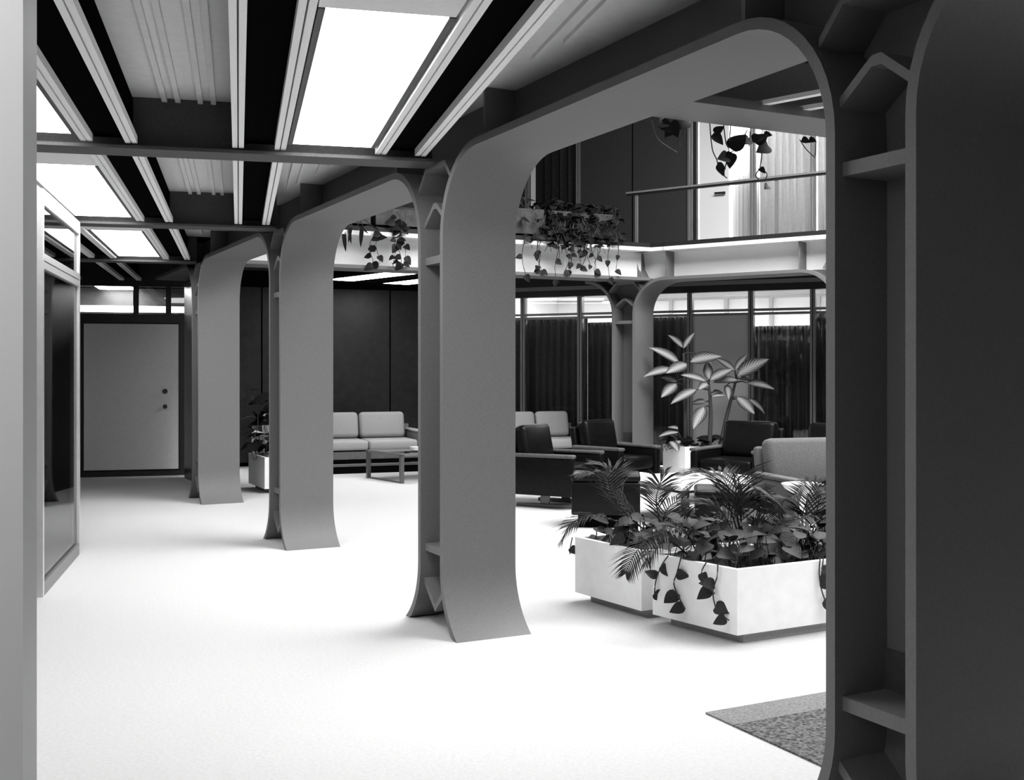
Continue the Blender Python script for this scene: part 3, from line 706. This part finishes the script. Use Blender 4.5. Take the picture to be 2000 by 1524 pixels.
# ------------------------------------------------------------------ plants
def leaf_mesh(name, m, width, prof, fold=.12, droop=.18, nl=7):
    vs, fs, uvs = [], [], []
    for i in range(nl + 1):
        v = i / nl; hw = width * prof(v); zc = -droop * v * v
        for k, sgn in ((0, -1), (1, 0), (2, 1)):
            vs.append((sgn * hw, v, zc + (fold * hw if sgn else 0))); uvs.append((abs(sgn), v))
    for i in range(nl):
        for k in (0, 1): fs.append((3 * i + k, 3 * i + k + 1, 3 * i + 4 + k, 3 * i + 3 + k))
    me = bpy.data.meshes.new(name); me.from_pydata(vs, [], fs); me.materials.append(m)
    ul = me.uv_layers.new(name='UVMap')
    for lp in me.loops: ul.data[lp.index].uv = uvs[lp.vertex_index]
    me.polygons.foreach_set('use_smooth', [True] * len(me.polygons)); me.update(); return me
heart = lambda v: max(0.02, (math.sin(math.pi * min(1, v * .92 + .08) ** .62)) ** .9) if v < 1 else 0.01
lance = lambda v: max(0.02, math.sin(math.pi * v ** .8) ** .75) if v < 1 else 0.01
ML_P = leaf_mesh('vine_leaf', LEAF_P, .40, heart, .25, .15)
ML_D = leaf_mesh('dark_vine_leaf', LEAF_D, .40, heart, .25, .15)
ML_V = leaf_mesh('variegated_leaf', LEAF_V, .19, lance, .25, .30, 10)
ML_V2 = leaf_mesh('variegated_leaf_wide', LEAF_V, .27, lance, .2, .22, 10)
ML_S = leaf_mesh('strap_leaf', LEAF_D, .10, lance, .3, .35, 8)
def add_leaf(parent, me, pos, tip, nrm, length, name='leaf'):
    y = Vector(tip).normalized(); n = Vector(nrm); x = y.cross(n)
    if x.length < 1e-4: x = y.orthogonal()
    x.normalize(); z = x.cross(y)
    M = Matrix((( x.x, y.x, z.x, pos[0]), (x.y, y.y, z.y, pos[1]), (x.z, y.z, z.z, pos[2]), (0, 0, 0, 1))) @ Matrix.Scale(length, 4)
    o = bpy.data.objects.new(name, me); COL.objects.link(o); o.parent = parent
    o.matrix_local = BASE[parent.name].inverted() @ M
    return o
def smooth_path(pts, n=12):
    P = [Vector(p) for p in pts]
    if len(P) < 3: return [P[0].lerp(P[-1], i / n) for i in range(n + 1)]
    out = []
    for i in range(len(P) - 1):
        a = P[max(i - 1, 0)]; b = P[i]; c = P[i + 1]; d_ = P[min(i + 2, len(P) - 1)]
        k = max(2, n // (len(P) - 1))
        for j_ in range(k):
            t_ = j_ / k; out.append(0.5 * ((2 * b) + (c - a) * t_ + (2 * a - 5 * b + 4 * c - d_) * t_ ** 2 + (3 * b - a - 3 * c + d_) * t_ ** 3))
    out.append(P[-1]); return out
def vine(label, paths, leaf, size, rng, group, per=.11, me=None, name='trailing_vine', base=None, face=Vector((0, -1, .2)), stem=.004):
    me = me or leaf
    t = thing(name, label, 'vine', base or paths[0][0], group)
    for pts in paths:
        sp = smooth_path(pts, 14); MB().tube(sp, stem, 5).build('stem', STEMM, t, smooth=True)
        acc = 0
        for a, b in zip(sp, sp[1:]):
            acc += (b - a).length
            if acc > per * rng.uniform(.7, 1.2):
                acc = 0; tip = Vector((rng.choice((-1, 1)) * rng.uniform(.4, 1.2), rng.uniform(-.7, .2), rng.uniform(-1.0, .25)))
                add_leaf(t, me, b, tip, face + Vector((rng.uniform(-.6, .6), 0, rng.uniform(-.2, .5))), size * rng.uniform(.75, 1.25))
    return t
def clump(label, spots, me, size, rng, group, name='trailing_vine', cat='vine', up=.25, base=None):
    t = thing(name, label, cat, base or spots[0], group)
    b0 = BASE[t.name].translation
    stm = MB()
    for s_ in spots:
        s_ = Vector(s_); az = rng.uniform(0, 2 * math.pi)
        tip = Vector((math.cos(az), math.sin(az), rng.uniform(-.55, .35)))
        add_leaf(t, me, s_, tip, Vector((rng.uniform(-.5, .5), rng.uniform(-.9, .1), 1)), size * rng.uniform(.7, 1.3))
        stm.tube([(s_.x - tip.x * .05, s_.y - tip.y * .05, s_.z - up), s_ - Vector((0, 0, .03)), s_], .0035, 4)
    stm.build('stems', STEMM, t, kind='stuff'); return t
rng = random.Random(11)
# ground cover of the two front planters
def spots_in(F, p0, p1, q0, q1, z0, z1, n): return [F.P(rng.uniform(p0, p1), rng.uniform(q0, q1), rng.uniform(z0, z1)) for _ in range(n)]
ivs = [('leafy pothos filling the near corner of the vine draped planter', PR, (.05, .45, .05, .60), 34),
       ('leafy pothos filling the middle of the vine draped planter', PR, (.42, .85, .05, .60), 36),
       ('leafy pothos at the far end of the vine draped planter, beside the near-black column', PR, (.82, 1.30, .05, .60), 34),
       ('leafy pothos at the free end of the hindmost low planter', PL, (.05, .40, .05, .62), 34),
       ('leafy pothos in the middle of the hindmost low planter', PL, (.38, .85, .05, .62), 36),
       ('leafy pothos at the hidden end of the hindmost low planter', PL, (.82, 1.30, .05, .62), 30)]
for lab, F, (a, b, c, d_), n in ivs:
    clump(lab, spots_in(F, a, b, c, d_,   .40, .56, int(n * 1.4)), ML_P, .105, rng, 'pothos in the low planters', name='pothos', cat='plant', up=.16, base=F.P((a + b) / 2, (c + d_) / 2, .35))
def pv(*px, Y): return [pixd(x, y, Y + dy) for x, y, dy in px]
def mk(px, F, side, off=.02):     # a vine lying against a planter face: pixels to the vertical plane of that face
    out = []
    for x, y in px:
        k = (x - 1000) / FPX
        o, e = (F.o - F.eq * off, F.ep) if side == 'r' else (F.o - F.ep * off, F.eq)
        # o + s e = Y (k, 1)
        den = e.x - k * e.y; s_ = (k * o.y - o.x) / den; Y = o.y + s_ * e.y
        out.append(pixd(x, y, Y))
    return out
vlab = ['thin vine trailing over the shaded side of the front planter', 'long vine trailing to near the foot of the front planter', 'vine trailing down the planter face beside the near-black column', 'vine with broad dark leaf on the planter side']
vine(vlab[0], [mk([(1305, 1086), (1292, 1105), (1281, 1135), (1278, 1162)], PR, 'l'), mk([(1330, 1090), (1322, 1120), (1316, 1140), (1325, 1165), (1338, 1190)], PR, 'l')], ML_P, .095, rng, 'trailing planter vines', per=.10)
vine(vlab[1], [mk([(1402, 1103), (1400, 1130), (1392, 1155), (1397, 1185), (1408, 1200), (1424, 1212)], PR, 'l'), mk([(1380, 1098), (1370, 1120), (1382, 1145), (1396, 1160)], PR, 'l')], ML_P, .10, rng, 'trailing planter vines', per=.10)
vine(vlab[2], [mk([(1602, 1090), (1600, 1120), (1604, 1150), (1612, 1175)], PR, 'r'), mk([(1608, 1090), (1606, 1112), (1604, 1130)], PR, 'r')], ML_P, .09, rng, 'trailing planter vines', per=.10)
vine('short vine hanging off the outer corner of the rear planter', [mk([(1118, 1050), (1114, 1070), (1113, 1083)], PL, 'l', .01)], ML_P, .08, rng, 'trailing planter vines', per=.07)

def frond(parent, pts, leaflet, rng, n=26, droop=.35):
    sp = smooth_path(pts, 16); mb = MB(); L = len(sp)
    mb.tube(sp, [.006 - .0045 * i / (L - 1) for i in range(L)], 4)
    uv0 = len(mb.v)
    for i in range(n):
        t_ = .22 + .78 * i / (n - 1); k = t_ * (L - 1); a = int(min(k, L - 2)); pt = sp[a].lerp(sp[a + 1], k - a); tan = (sp[a + 1] - sp[a]).normalized()
        side = tan.cross(Vector((0, 0, 1)));
        if side.length < .05: side = Vector((1, 0, 0))
        side.normalize(); ln = leaflet * (math.sin(math.pi * min(1, .12 + t_ * .86)) ** .6 + .12) * rng.uniform(.85, 1.1)
        for sg in (-1, 1):
            d_ = (side * sg * .85 + tan * .75 + Vector((0, 0, .12))).normalized(); nn = d_.cross(tan).normalized() * 1
            wv = tan * .0075
            p1 = pt + d_ * ln * .5; p2 = pt + d_ * ln - Vector((0, 0, droop * ln * .55)); p1 -= Vector((0, 0, droop * ln * .10))
            b = len(mb.v); mb.v += [pt - wv * .5, pt + wv * .5, p1 + wv, p1 - wv, p2]
            mb.f += [(b, b + 1, b + 2, b + 3), (b + 3, b + 2, b + 4)]
    return mb.build('frond', LEAF_F, parent)
def palm(label, base, fr, rng, Y, leaflet=.20):
    t = thing('palm', label, 'palm', base, 'feathery palms in the low planters')
    bx = Vector(base)
    for tgt in fr:
        pts = [bx + Vector((rng.uniform(-.02, .02), rng.uniform(-.02, .02), -.04))] + [pixd(x, y, Y + dy) for x, y, dy in tgt]
        frond(t, pts, leaflet, rng)
    st = MB(); st.tube([bx - Vector((0, 0, .08)), bx + Vector((0, 0, .06))], [.02, .012], 7); st.build('stem', STEMM, t, smooth=True)
    return t
bL = PL.P(.45, .34, .40); 
palm('feathery palm in the hindmost low planter with a frond drooping over its free end', bL, [
    [(1205, 985, -.1), (1180, 925, -.2), (1128, 928, -.25)], [(1215, 975, .1), (1195, 920, .2), (1165, 905, .25)],
    [(1300, 1000, .1), (1340, 975, .2), (1385, 985, .25)], [(1282, 985, 0), (1288, 950, .1), (1296, 925, .1)],
    [(1180, 1010, -.2), (1120, 1020, -.3), (1095, 1060, -.3)]], rng, bL.y)
bM = PR.P(.20, .50, .40)
palm('feathery palm with fronds spilling over the front of both low planters', bM, [
    [(1290, 1045, -.15), (1245, 1075, -.3), (1222, 1120, -.35)], [(1340, 1040, -.1), (1300, 1035, -.25), (1270, 1075, -.3), (1262, 1100, -.3)]], rng, bM.y, .17)
bN = PR.P(.55, .52, .40)
palm('tall feathery palm in the middle of the front planter', bN, [
    [(1425, 960, .1), (1395, 925, .2), (1335, 925, .25)], [(1420, 980, .0), (1380, 935, .0), (1330, 965, .0)],
    [(1442, 940, .2), (1470, 945, .2), (1510, 985, .25)], [(1437, 960, -.05), (1480, 955, -.1), (1530, 1000, -.1)],
    [(1410, 1000, .1), (1370, 985, .15), (1340, 1005, .2)], [(1450, 985, .1), (1480, 975, .1), (1505, 1025, .15)]], rng, bN.y, .24)
bO = PR.P(.98, .45, .40)
palm('feathery palm at the end of the front planter beside the near-black column', bO, [
    [(1560, 990, .0), (1535, 975, .1), (1520, 1000, .1)], [(1600, 980, .05), (1620, 960, .1), (1650, 980, .1)],
    [(1575, 985, .1), (1590, 950, .2), (1615, 935, .2)], [(1585, 1010, -.1), (1560, 1020, -.2), (1525, 1055, -.25)],
    [(1610, 1000, -.1), (1640, 990, -.1), (1680, 1010, -.1)]], rng, bO.y, .20)

# tall variegated plants in the far planter
def dieff(label, stem_px, leaves, Y):
    st = [pixd(x, y, Y + dy) for x, y, dy in stem_px]; st[0].z = .33
    t = thing('dieffenbachia', label, 'plant', st[0], 'tall variegated plants')
    sp = smooth_path(st, 14); MB().tube(sp, [.034 - .018 * i / (len(sp) - 1) for i in range(len(sp))], 8).build('stem', STEMM, t, smooth=True)
    for (bx, by), (tx, ty), wide, dy in leaves:
        sy = min(sp, key=lambda q: abs(q.z - pixd(bx, by, Y).z)); 
        a = pixd(bx, by, Y + dy * .4); b = pixd(tx, ty, Y + dy)
        pet = MB().tube([sy, sy.lerp(a, .6) + Vector((0, 0, .02)), a], [.012, .009, .006], 5).build('petiole', STEMM, t, smooth=True)
        v = b - a; ln = v.length * 1.05
        add_leaf(pet, ML_V2 if wide else ML_V, a, v + Vector((0, 0, .12 * ln)), Vector((rng.uniform(-.3, .3), -1.0, .9)), ln * 1.08)
    return t
YD = 15.25
dieff('tallest variegated plant, by the dark glass beside the far column', [(1340, 868, 0), (1338, 800, 0), (1336, 740, 0), (1335, 690, 0)],
      [((1334, 680), (1310, 654), 0, .1), ((1335, 680), (1352, 654), 0, -.1), ((1326, 710), (1282, 680), 0, -.15), ((1314, 722), (1268, 730), 0, -.2),
       ((1342, 712), (1310, 726), 1, -.25), ((1348, 706), (1400, 697), 1, -.2), ((1370, 694), (1394, 711), 0, .1), ((1322, 746), (1296, 738), 1, -.1), ((1322, 750), (1298, 772), 1, -.2)], YD)
dieff('middle variegated plant with a broad drooping leaf before the grey panel', [(1385, 866, 0), (1388, 815, 0), (1387, 780, 0), (1384, 748, 0)],
      [((1378, 745), (1341, 732), 0, -.15), ((1385, 742), (1381, 710), 1, .05), ((1387, 742), (1424, 724), 1, -.15), ((1360, 762), (1320, 782), 0, -.2),
       ((1378, 785), (1352, 788), 1, .1), ((1376, 796), (1358, 830), 1, -.25), ((1392, 768), (1414, 765), 0, .2), ((1390, 775), (1412, 772), 0, -.1), ((1382, 750), (1370, 758), 1, -.3)], YD - .1)
dieff('leaning variegated plant reaching towards the pleated drape', [(1404, 868, 0), (1418, 820, 0), (1428, 780, 0), (1438, 740, 0)],
      [((1434, 724), (1404, 701), 0, .1), ((1436, 722), (1458, 695), 0, .0), ((1440, 733), (1492, 706), 1, -.25), ((1440, 743), (1404, 744), 0, -.2), ((1446, 742), (1468, 740), 0, .2),
       ((1458, 748), (1506, 756), 0, -.15), ((1440, 776), (1468, 804), 1, -.2), ((1462, 780), (1496, 804), 0, .1), ((1420, 752), (1424, 775), 1, -.2)], YD + .05)
clump('low spreading plant with pale rosette at the corner of the far white planter', [pixd(x, y, 15.1) for x, y in ((1310, 862), (1318, 850), (1325, 845), (1316, 868), (1330, 862), (1324, 838), (1300, 868))], ML_V2, .22, rng, 'plants in the far white planter', name='rosette_plant', cat='plant', up=.1, base=pixd(1318, 872, 15.2))
clump('low dark ground cover among the variegated stems', [pixd(rng.uniform(1290, 1440), rng.uniform(854, 870), 15.25 + rng.uniform(-.1, .3)) for _ in range(26)], ML_D, .17, rng, 'plants in the far white planter', name='ground_cover', cat='plant', up=.12, base=pixd(1370, 874, 15.3))
# dark foliage in the planter between the far columns
sp_ = [PD.P(rng.uniform(-.1, .4), rng.uniform(.1, .7), rng.uniform(.5, 1.25)) for _ in range(48)]
clump('dark leafy shrub in the white planter between the two far grey columns', sp_, ML_D, .20, rng, 'dark shrub', name='leafy_shrub', cat='shrub', up=.2, base=PD.P(.27, .4, .36))

# vine troughs on the left balcony
def trough(label, p0, p1, z0=3.20, z1=3.52):
    t = thing('planter_trough', label, 'planter', LBF.P((p0 + p1) / 2, .12, 3.17), 'balcony vine troughs')
    m = MB(); m.box(LBF, p0, p1, .02, .05, z0, z1).box(LBF, p0, p1, .23, .26, z0, z1).box(LBF, p0, p0 + .03, .05, .23, z0, z1).box(LBF, p1 - .03, p1, .05, .23, z0, z1)
    m.build('box', GREYBOX, t)
    MB().box(LBF, p0 + .03, p1 - .03, .05, .23, z0, z1 - .05).build('soil', SOIL, t)
    MB().box(LBF, p0 + .05, p1 - .05, .05, .23, 3.17, z0).build('plinth', BLACK, t)  # black block painting the shadow beneath the trough, among its legs
def lbp(x):      # p along the left beam's atrium edge at pixel column x
    k = (x - 1000) / FPX; o, e = LBF.o, LBF.ep; return (k * o.y - o.x) / (e.x - k * e.y)
trough('grey balcony trough showing bare metal beside the grey steel column', lbp(1000), lbp(1064))
trough('grey balcony trough almost buried in vines near the far corner', lbp(1072), lbp(1198))
trough('dark balcony trough of hanging spiky leaves over the sofa', lbp(640), lbp(725), z1=3.40)
trough('dark balcony trough with leafy pot over the sofa', lbp(735), lbp(860), z1=3.40)
vl2 = ['balcony vine over the bare grey trough', 'thick balcony vine at the left end of the buried trough', 'thick balcony vine in the middle of the buried trough', 'thick balcony vine at the corner end of the buried trough']
vx = [(1005, 1062, 12, 8), (1066, 1112, 34, 50), (1108, 1160, 40, 54), (1155, 1212, 34, 34)]
for lab, (xa, xb, nt_, nf) in zip(vl2, vx):
    base = LBF.P((lbp(xa) + lbp(xb)) / 2, .12, 3.5)
    sp_ = [LBF.P(lbp(rng.uniform(xa, xb)), rng.uniform(.02, .24), rng.uniform(3.50, 3.66)) for _ in range(nt_)] + [LBF.P(lbp(rng.uniform(xa, xb)), rng.uniform(-.08, .01), rng.uniform(3.06, 3.5)) for _ in range(nf)]
    t = clump(lab, sp_, ML_D, .12, rng, 'balcony vines', up=.10, base=base)
    for _ in range(4):
        x0 = rng.uniform(xa, xb); p = lbp(x0); zl = rng.uniform(2.62, 2.9); n_ = 5
        pts = [LBF.P(p + rng.uniform(-.05, .05), -.03 - .03 * math.sin(i), 3.45 - (3.45 - zl) * i / n_) for i in range(n_ + 1)]
        sp2 = smooth_path(pts, 12); MB().tube(sp2, .005, 4).build('stem', STEMM, t)
        for q in sp2[4::3]:
            add_leaf(t, ML_D, q, Vector((rng.uniform(-1, 1), rng.uniform(-.5, .2), rng.uniform(-1, -.1))), Vector((rng.uniform(-.5, .5), -1, .3)), rng.uniform(.07, .11))
for lab, xs, y0, y1, ln in (('dark vine trailing over the white beam above the sofa, left of the bushier one', (722, 735), 445, 528, .11), ('bushy dark vine trailing over the white beam above the sofa', (768, 778, 786), 415, 524, .10)):
    paths = []
    for x in xs:
        p = lbp(x); z0_, z1_ = pixd(x, y0, 13.4).z, pixd(x, y1, 13.4).z
        paths.append([LBF.P(p + .03 * math.sin(i * 2 + x), -.04 - .02 * (i % 2), z0_ + (z1_ - z0_) * i / 5) for i in range(6)])
    vine(lab, paths, ML_D, ln, rng, 'balcony vines', per=.07)
t = thing('spiky_plant', 'spiky plant with drooping pointed leaves over the white beam', 'plant', LBF.P(lbp(690), .1, 3.4))
for x, y, x2, y2 in ((671, 447, 673, 484), (682, 444, 684, 470), (687, 444, 680, 468), (708, 438, 703, 475), (700, 440, 715, 452), (725, 440, 738, 448)):
    a = pixd(x, y, 13.05); b = pixd(x2, y2, 13.0); add_leaf(t, ML_S, a, b - a, Vector((0, -1, .1)), (b - a).length * 1.1)
    MB().tube([BASE[t.name].translation, a], .006, 4).build('stem', STEMM, t)
t = thing('potted_plant', 'bushy dark potted plant on the balcony edge over the sofa', 'plant', LBF.P(lbp(778), .12, 3.36))
MB().tube([LBF.P(lbp(778), .12, 3.30), LBF.P(lbp(778), .12, 3.55)], .012, 6).build('stem', STEMM, t)
for i in range(14):
    a = LBF.P(lbp(rng.uniform(755, 800)), .12, rng.uniform(3.42, 3.62)); add_leaf(t, ML_D, a, Vector((rng.uniform(-1, 1), -.3, rng.uniform(-.3, .6))), Vector((0, -1, .5)), .16)

# leaves hanging below the branch beam
def bp_(x, y, off=.06):      # point just beyond the far side of the branch beam
    o = BR.xy(0, BRU1 - BRU0 + off); e = BR.ep; k = (x - 1000) / FPX; s_ = (k * o.y - o.x) / (e.x - k * e.y); return pixd(x, y, o.y + s_ * e.y)
def hang(label, stems, leaves, me=ML_D):
    t = thing('hanging_vine', label, 'vine', bp_(stems[0][0][0], stems[0][0][1] - 30), 'vines under the branching beam')
    for st in stems: MB().tube(smooth_path([bp_(*q) for q in st], 12), .003, 5).build('stem', STEMM, t, smooth=True)
    for (x, y), (x2, y2) in leaves:
        a, b = bp_(x, y), bp_(x2, y2); v = b - a; v.y -= .03; add_leaf(t, me, a, v, Vector((rng.uniform(-.4, .4), -1, .25)), v.length)
hang('sparse hanging vine with a bent bare stem before the grey upper panel', [[(1272, 236), (1285, 272), (1322, 298)], [(1310, 232), (1303, 262), (1297, 275)], [(1328, 232), (1326, 280), (1330, 282)], [(1338, 232), (1333, 270)]],
     [((1300, 236), (1285, 250)), ((1310, 238), (1322, 270)), ((1318, 236), (1300, 268)), ((1342, 236), (1324, 252)), ((1290, 238), (1312, 262))])
hang('leafy hanging vine in front of the white upper door', [[(1386, 238), (1391, 290), (1400, 312), (1402, 325)], [(1413, 242), (1418, 280), (1424, 295), (1414, 338), (1420, 348)], [(1427, 244), (1425, 275)], [(1460, 254), (1440, 288), (1426, 298)]],
     [((1392, 262), (1412, 284)), ((1396, 260), (1412, 248)), ((1428, 292), (1455, 262)), ((1418, 303), (1433, 303)), ((1426, 300), (1424, 330)), ((1422, 306), (1402, 311)), ((1400, 322), (1416, 332)), ((1402, 325), (1412, 345))])
hang('leafy hanging vine in front of the pale upper curtain', [[(1465, 256), (1463, 285)], [(1486, 262), (1488, 300), (1484, 330)], [(1484, 330), (1476, 342), (1483, 352)], [(1487, 330), (1498, 340), (1493, 355)]],
     [((1468, 272), (1490, 270)), ((1475, 280), (1498, 262)), ((1492, 262), (1506, 266)), ((1500, 284), (1478, 298)), ((1484, 328), (1492, 340)), ((1464, 272), (1450, 282)), ((1500, 362), (1492, 370))])
hang('short bare hanging vine beside the near-black column', [[(1562, 273), (1575, 292), (1592, 308)], [(1594, 275), (1593, 296), (1592, 304)]], [((1566, 272), (1580, 280)), ((1580, 272), (1592, 278))])
